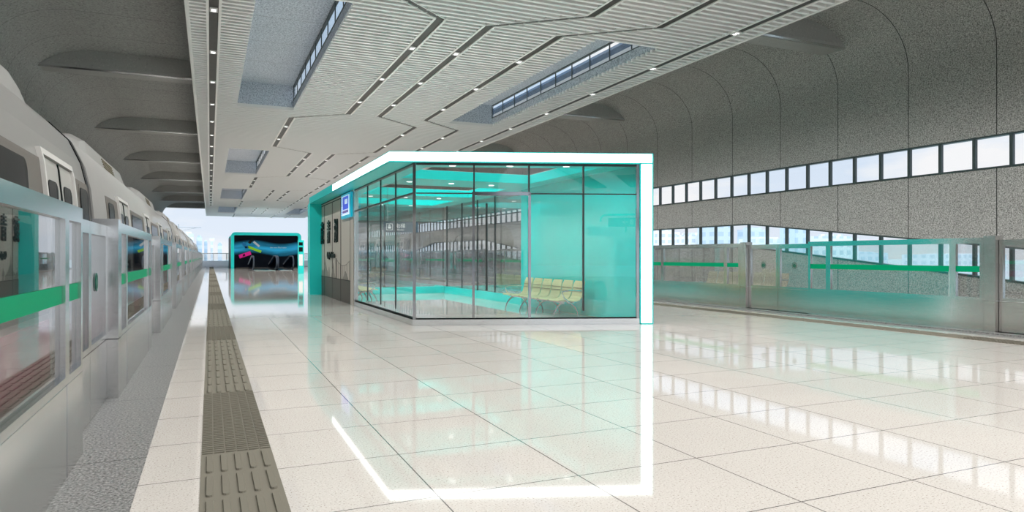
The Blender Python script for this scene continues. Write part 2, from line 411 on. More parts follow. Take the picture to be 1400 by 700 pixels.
# ribs under the shell
ti = 1
for i in range(-1, 8):
    yr = 18.1+8.11*(i-1)
    if yr > YE: yr = YE-.25
    for x0, x1 in ((XL-.05, -.3), (8.85, XR+.05)):
        prof = []
        # soft-edged beam section, flat underside with a bevelled lip
        sec = [(yr, 5.7), (yr, 5.31), (yr+.02, 5.26), (yr+.05, 5.245), (yr+.55, 5.245), (yr+.6, 5.27), (yr+.62, 5.32), (yr+.78, 5.7)]
        m = MB(); m.sect(sec, x0, x1, 'x'); T_ = struct(m.build('trim_%d' % ti, 'concrib')); ti += 1
        m = MB(); m.sect([(yr+.005, 5.262), (yr+.048, 5.238), (yr+.09, 5.238), (yr+.09, 5.25), (yr+.03, 5.262)], x0+.25 if x0 < 0 else x0, x1 if x0 < 0 else x1-.3, 'x'); m.build('metal_lip', 'steel', T_)

# ------------------------------------------------------------------ slatted ceiling with slots and skylight wells
CX0, CX1, ZC, CY1 = -.33, 8.86, 4.9, 72.6
PB = [10.75+16*k for k in range(-2, 4)]
SKX = ((.64, 2.04), (6.4, 7.75))
sky = []
for p in PB:
    for k, (a, b) in enumerate(SKX): sky.append((a, b, p, min(p+8.25, 67), k))
WS = .07
slots = []      # (x0, x1, y0, y1) centre lines
slots.append((.056, .056, Y0, 58.0)); slots.append((8.43, 8.43, Y0, 58.0))
lamps = []
for p in PB:
    e = p+8.25
    for x in (3.47, 4.34, 5.68):
        slots.append((x, x, p, e))
        for dy in (1.72, 4.16, 6.61): lamps.append((x, p+dy, {3.47: 'first diagonal-ended ceiling slot', 4.34: 'middle ceiling slot', 5.68: 'third ceiling slot'}[x]))
    for xa, xb in ((3.47, 2.1), (4.34, 5.68), (5.68, 7.03)):
        slots.append((xa, xb, e, e+1.1)); slots.append((xb, xa, e+6.65, e+7.75)); slots.append((xb, xb, e+1.1, e+6.65))
        for dy in (2.55, 4.95): lamps.append((xb, e+dy, 'short ceiling slot'))
k = 0
y = 9.35-2.45*7
while y < 58:
    lamps.append((.056, y, 'long slot on train side')); lamps.append((8.43, y, 'long slot on empty track side')); y += 2.45
def cuts(y):
    c = []
    for a, b, p, q, k_ in sky:
        if p-.02 < y < q+.02: c.append((a, b))
    for xa, xb, ya, yb in slots:
        if ya <= y <= yb:
            t = (y-ya)/(yb-ya); x = xa+(xb-xa)*t; w = WS+.02 if xa == xb else WS*1.15
            c.append((x-w, x+w))
    return sorted(c)
sl = MB(); y = Y0+.05
while y < CY1:
    x = CX0+.03
    for a, b in cuts(y):
        if a > x+.01: sl.box(x, a, y-.032, y+.032, ZC, ZC+.06)
        x = max(x, b)
    if x < CX1-.04: sl.box(x, CX1-.03, y-.032, y+.032, ZC, ZC+.06)
    y += .163
CE = struct(sl.build('ceiling', 'slat'))
# backing panels (with holes for wells)
bk = MB(); ylist = sorted(set([Y0, CY1]+[p for s_ in sky for p in (s_[2], s_[3])]))
for a, b in zip(ylist, ylist[1:]):
    mid = (a+b)/2; xs = [CX0]
    for s_ in sky:
        if s_[2] < mid < s_[3]: xs += [s_[0], s_[1]]
    xs = xs+[CX1]
    for i in range(0, len(xs), 2): bk.box(xs[i], xs[i+1], a, b, ZC+.075, ZC+.16)
bk.build('backing_panel', 'slatback', CE)
ed = MB()
ed.box(CX0-.03, CX0+.03, Y0, CY1, ZC-.01, ZC+.2).box(CX1-.03, CX1+.03, Y0, CY1, ZC-.01, ZC+.2).box(CX0, CX1, CY1-.03, CY1+.05, ZC-.01, ZC+.2)
for xa, xb, ya, yb in slots:
    if xa == xb:
        for s_ in (-1, 1): ed.box(xa+s_*(WS+.022)-.021, xa+s_*(WS+.022)+.021, ya, yb, ZC-.006, ZC+.03)
    else:
        for s_ in (-1, 1):
            d = s_*(WS+.03); ed.prism([(xa+d-.014, ya), (xa+d+.014, ya), (xb+d+.014, yb), (xb+d-.014, yb)], ZC-.006, ZC+.03)
for a, b, p, q, k_ in sky:
    ed.box(a, b, q-.0, q+.03, ZC-.015, ZC+.08)
ed.build('slot_trim', 'trim', CE)
dk = MB(); dm = MB()
for xa, xb, ya, yb in slots:
    if xa == xb: dk.box(xa-WS, xa+WS, ya, yb, ZC+.012, ZC+.02)
    else: dm.prism([(xa-WS, ya), (xa+WS, ya), (xb+WS, yb), (xb-WS, yb)], ZC+.008, ZC+.02)
dk.build('slot_recess', 'slot', CE)
dm.build('link_recess', 'slatback', CE)
# solid roof above and sides of the hanging ceiling
rf = MB()
for a, b in zip(ylist, ylist[1:]):
    mid = (a+b)/2; xs = [CX0+.03]
    for s_ in sky:
        if s_[2] < mid < s_[3]: xs += [s_[0]-.05, s_[1]+.05]
    xs = xs+[CX1-.03]
    for i in range(0, len(xs), 2): rf.box(xs[i], xs[i+1], a, b, ZC+.162, ZC+.2)
rf.box(CX0+.03, CX0+.08, Y0, YE, ZC+.16, ZT+.25).box(CX1-.08, CX1-.03, Y0, YE, ZC+.16, ZT+.25)
struct(rf.build('ceiling_roof', 'concrib'))
wn = 3
for a, b, p, q, k_ in sky:
    if q < -2: continue
    z0, z1 = ZC+.06, 5.52
    w = MB()
    if 1: a, b, p, q = a+.003, b-.003, p+.003, q-.003
    w.box(a-.05, a, p, q, z0, z1); w.box(a-.05, b+.05, p-.05, p, z0, z1+.05); w.box(a-.05, b+.05, q, q+.05, z0, z1+.05)
    w.box(a-.05, b+.05, p, q, z1, z1+.05); w.box(b, b+.05, p, q, z0, 5.13)
    W = struct(w.build('ceiling_skylight_well', 'well'))
    fr = MB(); fr.box(b-.01, b+.05, p, q, 5.13, 5.15).box(b-.01, b+.05, p, q, z1-.02, z1)
    n = 10
    for i in range(n+1):
        yy = p+(q-p)*i/n; fr.box(b-.004, b+.015, yy-.012, yy+.012, 5.13, z1)
    F = struct(fr.build('window_%d' % wn, 'winframe')); wn += 1
    MB().box(b+.02, b+.024, p, q, 5.15, z1-.02).build('glazing', 'wglass', F)
    if k_ == 1: MB().box(b+.026, b+.03, p, q, 5.24, 5.42).build('solar_film', 'film', F)
# downlights
def lampfix(x, y, label, group):
    o = thing('downlight', label, 'downlight', (x, y, ZC+.01), group)
    b = MB(); b.box(x-.052, x+.052, y-.075, y+.075, ZC-.008, ZC+.0115); b.build('housing', 'lampbox', o)
    r = MB()
    for s_ in (-1, 1): r.box(x-.056, x+.056, y+s_*.072-.004, y+s_*.072+.004, ZC-.014, ZC+.0115); r.box(x+s_*.055-.004, x+s_*.055+.004, y-.076, y+.076, ZC-.014, ZC+.0115)
    r.build('rim', 'trim', o)
    for s_ in (-1, 1):
        n = 14; c = MB(); pts = [(x+.04*math.cos(6.2832*i/n), y+s_*.034+.026*math.sin(6.2832*i/n)) for i in range(n)]
        c.prism(pts, ZC-.012, ZC-.0085); c.build('lamp', 'lamp', o)
    return o
lamps = [l for l in lamps if -7 < l[1] < 66]
lamps.sort(key=lambda l: l[1])
first = None; cnt = {}
for x, y, nm in lamps:
    cnt[(x, nm)] = cnt.get((x, nm), 0)+1
names_x = {.056: 'the long slot beside the train', 8.43: 'the long slot beside the empty track', 2.1: 'the short slots near the train side', 3.47: 'the slot line left of centre',
           4.34: 'the slot line on the centre', 5.68: 'the slot line right of centre', 7.03: 'the short slots near the empty track'}
cx = {}
for x, y, nm in lamps:
    vis = y > 7.5
    i = cx.get(x, 0)
    if vis: cx[x] = i+1
    lab = ('twin downlight number %s along %s, counting away' % (ORD[i].replace('nearest', 'one'), names_x[x])) if vis else 'twin downlight in %s, overhead and behind the viewer' % names_x[x]
    if vis and i > 0: lab = '%s twin downlight along %s' % (ORD[i], names_x[x])
    elif vis: lab = 'nearest twin downlight along %s' % names_x[x]
    grp = 'twin downlights in '+names_x[x]
    if first is None: first = lampfix(x, y, lab, grp)
    else: dup(first, (x, y, ZC+.01), lab, grp)
    ld = bpy.data.lights.new('downlight_beam', 'SPOT'); ld.energy = 310
    ld.spot_size = math.radians(165); ld.spot_blend = .6; ld.shadow_soft_size = .05; ld.color = (1, .99, .975)
    lo = bpy.data.objects.new('downlight_beam', ld); COL.objects.link(lo); lo.location = (x*K, y*K, (ZC-.035)*K); lo.visible_glossy = False

# ------------------------------------------------------------------ platform screen fence
def fence_set(side, ks, sidename):
    """side=-1: fence beside the train (front face at x=-.589, facing +x). side=1: far fence (front at 9.23, facing -x)"""
    F = -.589 if side < 0 else 9.23
    d = side                       # direction away from the platform
    def bx(m, a, b, y0, y1, z0, z1):
        xa, xb = F+d*a, F+d*b
        return m.box(min(xa, xb), max(xa, xb), y0, y1, z0, z1)
    ZB, ZH = .42, 1.24
    def paneset(root, y0, y1, a, z0=ZB+.035, z1=ZH, stripe=True, logo=False, fw=.045):
        m = MB(); top = .075
        bx(m, a, a+.05, y0, y1, z1-top, z1); bx(m, a, a+.05, y0, y1, z0-.035, z0); bx(m, a, a+.05, y0, y0+fw, z0, z1-top); bx(m, a, a+.05, y1-fw, y1, z0, z1-top)
        fr_ = m.build('frame', 'steel', root)
        g_ = MB(); bx(g_, a+.02, a+.027, y0+fw, y1-fw, z0, z1-top); p_ = g_.build('pane', 'glass', fr_)
        if stripe:
            s_ = MB(); bx(s_, a+.014, a+.019, y0+fw, y1-fw, .787, .866); s_.build('green_stripe', 'green', fr_)
        if logo:
            yc = (y0+y1)/2; zc = .83; s_ = MB(); n = 20; r0, r1 = .052, .06
            for i in range(n):
                a0, a1 = 6.28318*i/n, 6.28318*(i+1)/n
                q = [(yc+r0*math.cos(a0)*.85, zc+r0*math.sin(a0)), (yc+r1*math.cos(a0)*.85, zc+r1*math.sin(a0)), (yc+r1*math.cos(a1)*.85, zc+r1*math.sin(a1)), (yc+r0*math.cos(a1)*.85, zc+r0*math.sin(a1))]
                xa = F+d*(a+.012); s_.sect(q, xa, xa+d*.004, 'x')
            xa = F+d*(a+.012)
            for sg in (-1, 1):
                s_.sect([(yc+sg*.004, zc-.04), (yc+sg*.018, zc-.03), (yc+sg*.038, zc), (yc+sg*.018, zc+.03), (yc+sg*.004, zc+.04)], xa, xa+d*.004, 'x')
            s_.build('logo', 'dgreen', fr_)
        return fr_
    protoB = protoD = None
    for idx, k_ in enumerate(ks):
        y0 = 5.66+4.47*k_
        sfx = sidename
        vis = (idx-ks.index(0) if 0 in ks else idx)
        rank = [kk for kk in ks if kk >= (-1 if side < 0 else 0)]
        if k_ in rank:
            o_ = ORD[rank.index(k_)]; lab = '%s glass screen barrier with green stripe and steel base %s' % (o_, sfx)
        else: lab = 'glass screen barrier with green stripe, outside the picture, %s' % sfx
        if protoB is None:
            b0 = thing('screen_barrier', lab, 'platform barrier', (F, y0, 0), 'fixed glass barriers '+sfx)
            m = MB(); bx(m, 0, .12, y0, y0+2.85, 0, ZB-.004); base = m.build('base', 'steelh', b0)
            for yy in (y0+.41, y0+2.44): m = MB(); bx(m, -.002, .01, yy-.004, yy+.004, 0, ZB); m.build('seam', 'chrome', base)
            m = MB(); bx(m, .003, .12, y0, y0+2.85, ZB-.01, ZB+.002); m.build('sill', 'steel', b0)
            paneset(b0, y0, y0+.405, 0); paneset(b0, y0+.405, y0+2.445, 0); paneset(b0, y0+2.445, y0+2.85, 0)
            m = MB(); bx(m, -.0, .16, y0-.15, y0-.003, ZB, ZH+.02); m.build('post', 'steel', b0)
            m = MB(); bx(m, -.0, .16, y0-.15, y0-.003, 0, ZB-.006); m.build('post_base', 'steelh', b0)
            protoB = b0
        else: dup(protoB, (F, y0, 0), lab)
        for j in (0, 1):
            ya = y0+2.87+.725*j
            if k_ in rank:
                lab2 = '%s sliding gate with round green emblem %s, %s leaf' % (ORD[rank.index(k_)], sfx, 'nearer' if j == 0 else 'farther')
            else: lab2 = 'sliding gate leaf with emblem, outside the picture, %s' % sfx
            if protoD is None:
                d0 = thing('sliding_gate', lab2, 'platform gate', (F+d*.07, ya, 0), 'sliding gate leaves '+sfx)
                m = MB(); bx(m, .07, .13, ya, ya+.72, 0.003, ZB-.004); m.build('kick_panel', 'steelh', d0)
                paneset(d0, ya, ya+.72, .07, stripe=False, logo=True, z1=ZH-.03)
                protoD = d0
            else: dup(protoD, (F+d*.07, ya, 0), lab2)
fence_set(-1, list(range(-3, 14)), 'beside the train')
fence_set(1, list(range(-3, 13)), 'beside the empty track')
m = MB(); m.box(9.1, 9.23, Y0, Y1, 0, .02); struct(m.build('baseboard_right', 'granite'))

# ------------------------------------------------------------------ train
def train_sec(z_shift=0):
    half = [(-.95, -.8), (-.93, .3), (-.945, 1.2), (-.985, 1.6), (-1.03, 1.8), (-1.12, 2.0), (-1.26, 2.14), (-1.5, 2.25), (-1.95, 2.3)]
    return half+[(-3.9-x, z) for x, z in half[::-1][1:]]
def train_x(z):
    half = [(-.95, -.8), (-.93, .3), (-.945, 1.2), (-.985, 1.6), (-1.03, 1.8), (-1.12, 2.0)]
    for (xa, za), (xb, zb) in zip(half, half[1:]):
        if za <= z <= zb: return xa+(xb-xa)*(z-za)/(zb-za)
    return half[-1][0]
def skin(m, y0, y1, z0, z1, off, th=.01, cut=0):
    """plate that follows the leaning side of the car"""
    zs = [z0]+[z for z in (.3, 1.2, 1.6, 1.8) if z0 < z < z1]+[z1]
    for a, b in zip(zs, zs[1:]):
        xa, xb = train_x(a)+off, train_x(b)+off
        m.sect([(xa, a), (xb, b), (xb-th, b), (xa-th, a)], y0, y1)
    return m
def rskin(m, y0, y1, z0, z1, off, r=.06):
    """rounded-corner window plate"""
    pts = []
    for cy, cz, a0 in ((y1-r, z1-r, 0), (y0+r, z1-r, 90), (y0+r, z0+r, 180), (y1-r, z0+r, 270)):
        for k_ in range(4): a = math.radians(a0+30*k_); pts.append((cy+r*math.cos(a), cz+r*math.sin(a)))
    n = len(pts)
    vs = [(train_x(z)+off, y, z) for y, z in pts]+[(train_x(z)+off-.02, y, z) for y, z in pts]
    m.add(vs, [tuple(range(n)), tuple(range(2*n-1, n-1, -1))]+[(i, n+i, n+(i+1) % n, (i+1) % n) for i in range(n)])
def make_car(y0, L_, label, d0=2.37):
    o = thing('train_car', label, 'train car', (-1.95, y0, -.8))
    m = MB(); m.sect(train_sec(), y0, y0+L_, smooth=True); m.build('body', 'train', o)
    doors = [y0+d0+3.38*i for i in range(4)]
    m = MB(); skin(m, y0+(.9 if d0 < 3 else .1), y0+L_-(.9 if d0 < 3 else .12), .64, 1.62, .006); m.build('window_band', 'trainwarm', o)
    m = MB(); skin(m, y0+.1, y0+L_-.1, .2, .6, .008); m.build('magenta_stripe', 'magenta', o)
    wins = [(y0+1.0, y0+1.42), (y0+L_-.57, y0+L_-.2)][(d0 > 3):(1+(d0 > 3))]+[(doors[i]+.95, doors[i+1]-.95) for i in range(3)]+([(doors[3]+.95, doors[3]+1.37)] if d0 < 3 else [])
    for a, b in wins:
        m = MB(); rskin(m, a-.03, b+.03, .87, 1.59, .011, .07); fr_ = m.build('window', 'trainwarm', o)
        m = MB(); rskin(m, a, b, .9, 1.56, .017, .06); m.build('pane', 'trainglass', fr_)
    for dc in doors:
        m = MB(); z1 = 1.69
        skin(m, dc-.54, dc-.5, -.1, z1-.04, .03, .04); skin(m, dc+.5, dc+.54, -.1, z1-.04, .03, .04); skin(m, dc-.54, dc+.54, z1-.04, z1, .03, .04)
        m.build('door_frame', 'trainwhite', o)
        for s_ in (-1, 1):
            a, b = (dc-.5, dc-.01) if s_ < 0 else (dc+.01, dc+.5)
            m = MB(); skin(m, a, b, -.08, z1-.05, .012, .02); lf = m.build('door', 'traindoor', o)
            m = MB(); rskin(m, a+.1, b-.1, .72, 1.5, .018, .05); m.build('pane', 'trainglass', lf)
        m = MB(); skin(m, dc-.012, dc+.012, -.08, z1-.05, .02, .02); m.build('door_seal', 'black', o)
    for a, b in ((y0+1.55, y0+6.4), (y0+8.4, y0+13.3) if d0 < 3 else (y0+9.7, y0+14.6)):
        m = MB()
        sec0 = [(-1.28, 2.1), (-1.36, 2.36), (-1.5, 2.44), (-2.4, 2.44), (-2.54, 2.36), (-2.62, 2.1)]
        c = -1.95
        n = len(sec0); rings = []
        for yy, sc in ((a, .2), (a+.35, .8), (a+.7, 1), (b-.7, 1), (b-.35, .8), (b, .2)):
            rings.append([(c+(x-c)*(.94+.06*sc), yy, 2.1+(z-2.1)*sc) for x, z in sec0])
        vs = [v for r in rings for v in r]; fs = [tuple(range(n)), tuple(range(6*n-1, 5*n-1, -1))]
        for i in range(5):
            for k_ in range(n-1): fs.append((i*n+k_, (i+1)*n+k_, (i+1)*n+k_+1, i*n+k_+1))
            fs.append((i*n+n-1, (i+1)*n+n-1, (i+1)*n, i*n))
        m.add(vs, fs); ac = m.build('roof_unit', 'train', o)
        v = MB()
        for i in range(5):
            zz = 2.16+.035*i; xx = -1.28-(zz-2.1)*.3
            v.sect([(xx+.008, zz), (xx+.008, zz+.012), (xx-.01, zz+.012), (xx-.01, zz)], a+1.9, a+2.95)
        v.build('louvre', 'vent', ac)
    m = MB()
    m.sect([(x*.98-.04, z-.02) for x, z in train_sec()], y0+L_-.01, y0+L_+.14); m.build('gangway', 'black', o)
    m = MB(); m.sect([(-1.95+(x+1.95)*1.006, .9+(z-.9)*1.006) for x, z in train_sec()], y0+L_-.12, y0+L_-.005); m.build('end_band', 'trainglass', o)
    return o
c0 = make_car(7.2, 14.85, 'silver metro car standing behind the glass gates, second in the train')
make_car(7.05-14.85, 14.85, 'nearest silver metro car, with the large dark window at the picture edge', 3.32)
for i, (yy, w_) in enumerate(((22.2, 'third'), (37.2, 'fourth'), (52.2, 'last'))):
    dup(c0, (-1.95, yy, -.8), '%s silver metro car of the train, farther down the platform' % w_)

# ------------------------------------------------------------------ waiting room
KX0, KX1 = 2.66, 5.80
YB = 18.2
def fy(x): return 9.55-(x-2.66)*.3706        # slanted front line
ZS, ZTOP = 2.345, 2.505
room = thing('waiting_room', 'turquoise glass waiting room with a glowing white edge in the platform centre', 'waiting room', (4.2, 13, 0))
OX0, OX1 = 2.36, 5.95
# roof slab with three openings
r = MB()
def pr(p): r.prism(p, ZS, ZTOP)
xi0, xi1 = 3.0, 5.45
ops = [(None, 11.5), (12.6, 14.8), (15.8, 17.5)]
r.prism([(OX0+.004, fy(OX0)), (xi0, fy(xi0)), (xi0, YB+.05), (OX0+.004, YB+.05)], ZS, ZTOP-.002)
r.prism([(xi1, fy(xi1)), (OX1-.004, fy(OX1)), (OX1-.004, YB+.05), (xi1, YB+.05)], ZS, ZTOP-.002)
r.prism([(xi0, fy(xi0)), (xi1, fy(xi1)), (xi1, fy(xi1)+.55), (xi0, fy(xi0)+.55)], ZS, ZTOP-.002)
r.box(xi0, xi1, 11.5, 12.6, ZS, ZTOP-.002); r.box(xi0, xi1, 14.8, 15.8, ZS, ZTOP-.002); r.box(xi0, xi1, 17.5, YB+.05, ZS, ZTOP-.002)
r.build('roof', 'teal', room)
g = MB()
g.box(xi0, xi1, 9.0, 17.5, ZTOP-.03, ZTOP-.02); g.build('roof_glass', 'kglass', room) if False else None
# rounded corner leg at the far end of the train side
m = MB(); m.prism([(OX0+.02, fy(OX0)+.02), (xi0-.0, fy(xi0)+.02), (xi0-.0, YB+.03), (OX0+.02, YB+.03)], ZTOP-.002, ZTOP+.004)
m.prism([(xi1, fy(xi1)+.02), (OX1-.02, fy(OX1)+.02), (OX1-.02, YB+.03), (xi1, YB+.03)], ZTOP-.002, ZTOP+.004)
m.box(xi0, xi1, 11.52, 12.58, ZTOP-.002, ZTOP+.004); m.box(xi0, xi1, 14.82, 15.78, ZTOP-.002, ZTOP+.004); m.box(xi0, xi1, 17.52, YB+.03, ZTOP-.002, ZTOP+.004)
m.build('bounce_sheet', 'trim', room)  # unseen pale sheet added to cut turquoise bounce onto the ceiling
for yy in (10.0, 12.05, 15.3, 17.75):  # fill discs and spots added under the roof to brighten the room
    for xx in (3.3, 4.1, 4.9):
        xx2, yy2 = (xx, yy) if yy > 11 else (xx, fy(xx)+.33)
        m = MB(); m.prism([(xx2+.05*math.cos(.5236*i), yy2+.05*math.sin(.5236*i)) for i in range(12)], ZS-.006, ZS); m.build('added_fill_disc', 'lamp', room)
        ld = bpy.data.lights.new('added_room_fill', 'SPOT'); ld.energy = 55; ld.spot_size = math.radians(170); ld.spot_blend = .5; ld.shadow_soft_size = .05
        lo = bpy.data.objects.new('added_room_fill', ld); COL.objects.link(lo); lo.location = (xx2*K, yy2*K, (ZS-.03)*K); lo.visible_glossy = False
leg = MB()
R = .22
pts = [(OX0, 0), (OX0, ZTOP-R)]+[(OX0+R-R*math.cos(math.radians(a)), ZTOP-R+R*math.sin(math.radians(a))) for a in (15, 30, 45, 60, 75, 90)]+[(KX0-.0, ZTOP), (KX0-.0, 0)]
leg.sect(pts, YB+.05, YB+.45)
leg.build('leg', 'teal', room)
# soffit edge on the train side (fascia), plain turquoise part beyond the light band
fa = MB()
fa.box(OX0-.012, OX0+.01, 14.63, YB+.05, ZS, ZTOP); fa.box(OX0-.012, OX0+.01, fy(OX0), 14.63, ZS, ZS+.02); fa.box(OX0-.012, OX0+.01, fy(OX0), 14.63, ZTOP-.012, ZTOP)
d = (1/math.hypot(1, .3706), -.3706/math.hypot(1, .3706)); nrm = (d[1], -d[0])
def off(x, t): return (x+nrm[0]*t, fy(x)+nrm[1]*t)
def fbox(m, x0, x1, t0, t1, z0, z1):
    m.prism([off(x0, t0), off(x1, t0), off(x1, t1), off(x0, t1)], z0, z1)
fbox(fa, OX0-.012, OX1, -.02, .012, ZS, ZS+.02); fbox(fa, OX0-.012, OX1, -.02, .012, ZTOP-.012, ZTOP)
fbox(fa, KX1-.035, KX1-.015, -.02, .012, 0, ZS+.02); fbox(fa, OX1-.012, OX1+.004, -.02, .012, 0, ZTOP)
fbox(fa, KX1-.035, OX1, -.02, .012, 0, .018)
fa.build('fascia_edge', 'tealdark', room)
lb = MB()
lb.box(OX0-.008, OX0+.01, fy(OX0), 14.63, ZS+.02, ZTOP-.012)
fbox(lb, OX0-.008, OX1-.012, -.016, .006, ZS+.02, ZTOP-.012)
fbox(lb, KX1-.015, OX1-.012, -.016, .006, .018, ZS+.02)
lb.build('light_band', 'led', room)
# right turquoise wall and low teal kerbs
w = MB(); w.prism([off(KX1-.0, -.02), off(OX1-.004, -.02), (OX1-.004, 12.65), (KX1-.0, 12.65)], 0, ZS); w.build('side_wall', 'tealg', room)
w = MB(); w.box(KX1+.02, OX1-.03, 12.65, YB+.4, 0, .178); w.box(KX0, OX1-.03, 17.7, 17.85, 0, .178); w.build('low_kerb', 'teal', room)
# glazing of back and far right
for nm, bxs in (('back_glass', [(KX0+.02, OX1-.1, 17.77, 17.785)]), ('side_glass', [(KX1+.06, KX1+.075, 12.65, 17.7)])):
    g = MB()
    for b_ in bxs: g.box(*b_, .178, ZS)
    g.build(nm, 'glass', room)
m = MB()
for yy in (14.2, 15.3, 16.4, 17.6): m.box(KX1+.05, KX1+.085, yy-.012, yy+.012, .178, ZS)
m.box(KX1+.05, KX1+.085, 12.65, 17.7, 1.9, 1.92)
for xx in (3.4, 4.2, 5.0): m.box(xx-.012, xx+.012, 17.76, 17.8, .178, ZS)
m.box(KX0, OX1-.1, 17.76, 17.8, 1.9, 1.92)
m.build('rear_mullion', 'dark', room)
# plinth
m = MB(); m.box(KX0-.0, KX0+.1, fy(KX0), 13.9, 0, .085); fbox(m, KX0, KX1-.035, -.1, .0, 0, .085); m.build('plinth', 'steel', room)
m = MB(); m.box(KX0+.02, KX0+.09, fy(KX0)+.02, 13.9, .085, .1); fbox(m, KX0+.02, KX1-.05, -.09, -.02, .085, .1); m.build('bottom_rail', 'black', room)
# train side glazing
ys_ = [fy(KX0)+.05, 10.71, 11.76, 12.83, 13.87]
for a, b in zip(ys_, ys_[1:]):
    g = MB(); g.box(KX0+.045, KX0+.055, a, b, .1, ZS-.02); g.build('side_pane', 'kglass', room)
m = MB()
for yy in ys_[1:-1]: m.box(KX0+.04, KX0+.062, yy-.011, yy+.011, .16, ZS-.02)
m.box(KX0+.02, KX0+.07, ys_[0], ys_[-1], ZS-.025, ZS); m.box(KX0+.025, KX0+.07, ys_[0], ys_[-1], 1.9, 1.925)
m.build('side_mullion', 'dark', room)
m = MB(); fbox(m, KX0+.005, KX0+.045, -.06, -.015, .085, ZS); m.build('corner_post', 'postmetal', room)
m = MB(); m.box(KX0+.0, KX0+.08, 13.87, 13.95, .1, ZS); m.build('rear_post', 'steel', room)
# front glazing
xs_ = [KX0+.05, 3.49, 4.24, 4.99, KX1-.05]
for i, (a, b) in enumerate(zip(xs_, xs_[1:])):
    if i != 1:
        g = MB(); fbox(g, a, b, -.05, -.04, .1, 1.9); g.build('front_pane', 'kglass', room)
    g = MB(); fbox(g, a, b, -.05, -.04, 1.915, ZS-.02); g.build('transom_pane', 'kglass', room)
m = MB()
for i, xx in enumerate(xs_[1:-1]): fbox(m, xx-.011, xx+.011, -.08, -.02, (.2 if i == 2 else .1) if i == 2 else 1.9, ZS)
fbox(m, KX0+.05, KX1-.03, -.07, -.02, ZS-.03, ZS); fbox(m, KX0+.05, KX1-.05, -.07, -.02, 1.9, 1.915)
m.build('front_mullion', 'dark', room)
m = MB(); fbox(m, KX1-.075, KX1-.035, -.07, -.01, .085, ZS); m.build('end_post', 'postmetal', room)
dr = MB()
x0, x1 = 3.465, 4.265
fbox(dr, x0, x0+.036, -.075, -.015, .1, 1.93); fbox(dr, x1-.036, x1, -.085, -.005, .1, 1.93); fbox(dr, x0, x1, -.085, -.005, 1.88, 1.93)
D = dr.build('door', 'postmetal', room)
g = MB(); fbox(g, x0+.05, x1-.05, -.05, -.04, .1, 1.88); g.build('pane', 'kglass', D)
h = MB()
hx = 3.66; p = off(hx, .02)
h.tube([(p[0], p[1], .5), (p[0], p[1], 1.76)], .016, 10)
for z_ in (.62, 1.64): q = off(hx, -.04); h.tube([(p[0], p[1], z_), (q[0], q[1], z_)], .008, 6)
h.build('handle', 'dark', D)

# letter wall
lw = MB(); lw.box(KX0, KX0+.09, 14.28, YB+.06, 0, ZS); LW = lw.build('letter_wall', 'panelwall', room)
m = MB(); m.box(KX0-.004, KX0+.09, 13.95, 14.28, 0, ZS); m.build('column', 'panelwall', room)
m = MB()
for yy in (14.28, 15.4, 16.55, 17.75): m.box(KX0-.006, KX0+.001, yy-.018, yy+.018, 0, ZS-.06)
m.box(KX0-.008, KX0+.001, 14.28, YB+.05, ZS-.075, ZS-.055); m.box(KX0-.012, KX0+.001, 14.28, YB+.05, ZS-.02, ZS)
m.box(KX0-.007, KX0+.001, 14.28, YB+.05, .475, .49)
m.build('panel_joint', 'panelline', LW)
m = MB(); m.box(KX0-.004, KX0+.001, 14.3, YB+.05, 0, .475); m.build('dark_skirt', 'paneldark', LW)
m = MB()
def sil(pts): m.sect(pts, KX0-.004, KX0+.0005, 'x')
sil([(18.2, .48), (18.2, .62), (18.1, .66), (18.0, .6), (17.95, .48)])
sil([(17.95, .48), (17.95, .62), (17.8, .68), (17.66, .86), (17.62, 1.0), (17.58, .86), (17.4, .68), (17.2, .6), (17.15, .48)])
sil([(17.1, .48), (17.1, .66), (17.04, .74), (16.98, .66), (16.95, .48)])
sil([(16.7, .48), (16.4, .85), (16.25, .6), (16.1, .48)])
for a in (15.95, 16.06): m.box(KX0-.004, KX0+.0005, a-.03, a+.03, .48, .95)
m.box(KX0-.004, KX0+.0005, 15.9, 16.1, .8, .83)
prev = None
for i in range(13):
    t = i/12; yy = 16.0-1.6*t; zz = .78+.5*(t-.55)**2
    if prev: m.sect([(prev[0], prev[1]), (yy, zz), (yy, zz+.018), (prev[0], prev[1]+.018)], KX0-.004, KX0+.0005, 'x')
    if i % 2 == 0: m.box(KX0-.004, KX0+.0005, yy-.006, yy+.006, .48, zz)
    prev = (yy, zz)
sil([(15.2, .48), (14.85, .68), (14.5, .5), (14.4, .48)])
m.build('skyline_print', 'skyline', LW)
ROT = (R90, 0, -R90)
for ch, yy, nm in (('藏', 18.0-.0, 'a'), ('青', 17.0, 'b'), ('湖', 15.95, 'c')):
    t_ = text('station_character', ch, 'letter', LW, (KX0-.02, yy, 1.54), .6, ROT, .012, .8, offset=.006)
t_ = text('station_lettering', 'Qinghu Station', 'letter', LW, (KX0-.03, 16.6, 1.02), .2, ROT, .012, .9, offset=.003)
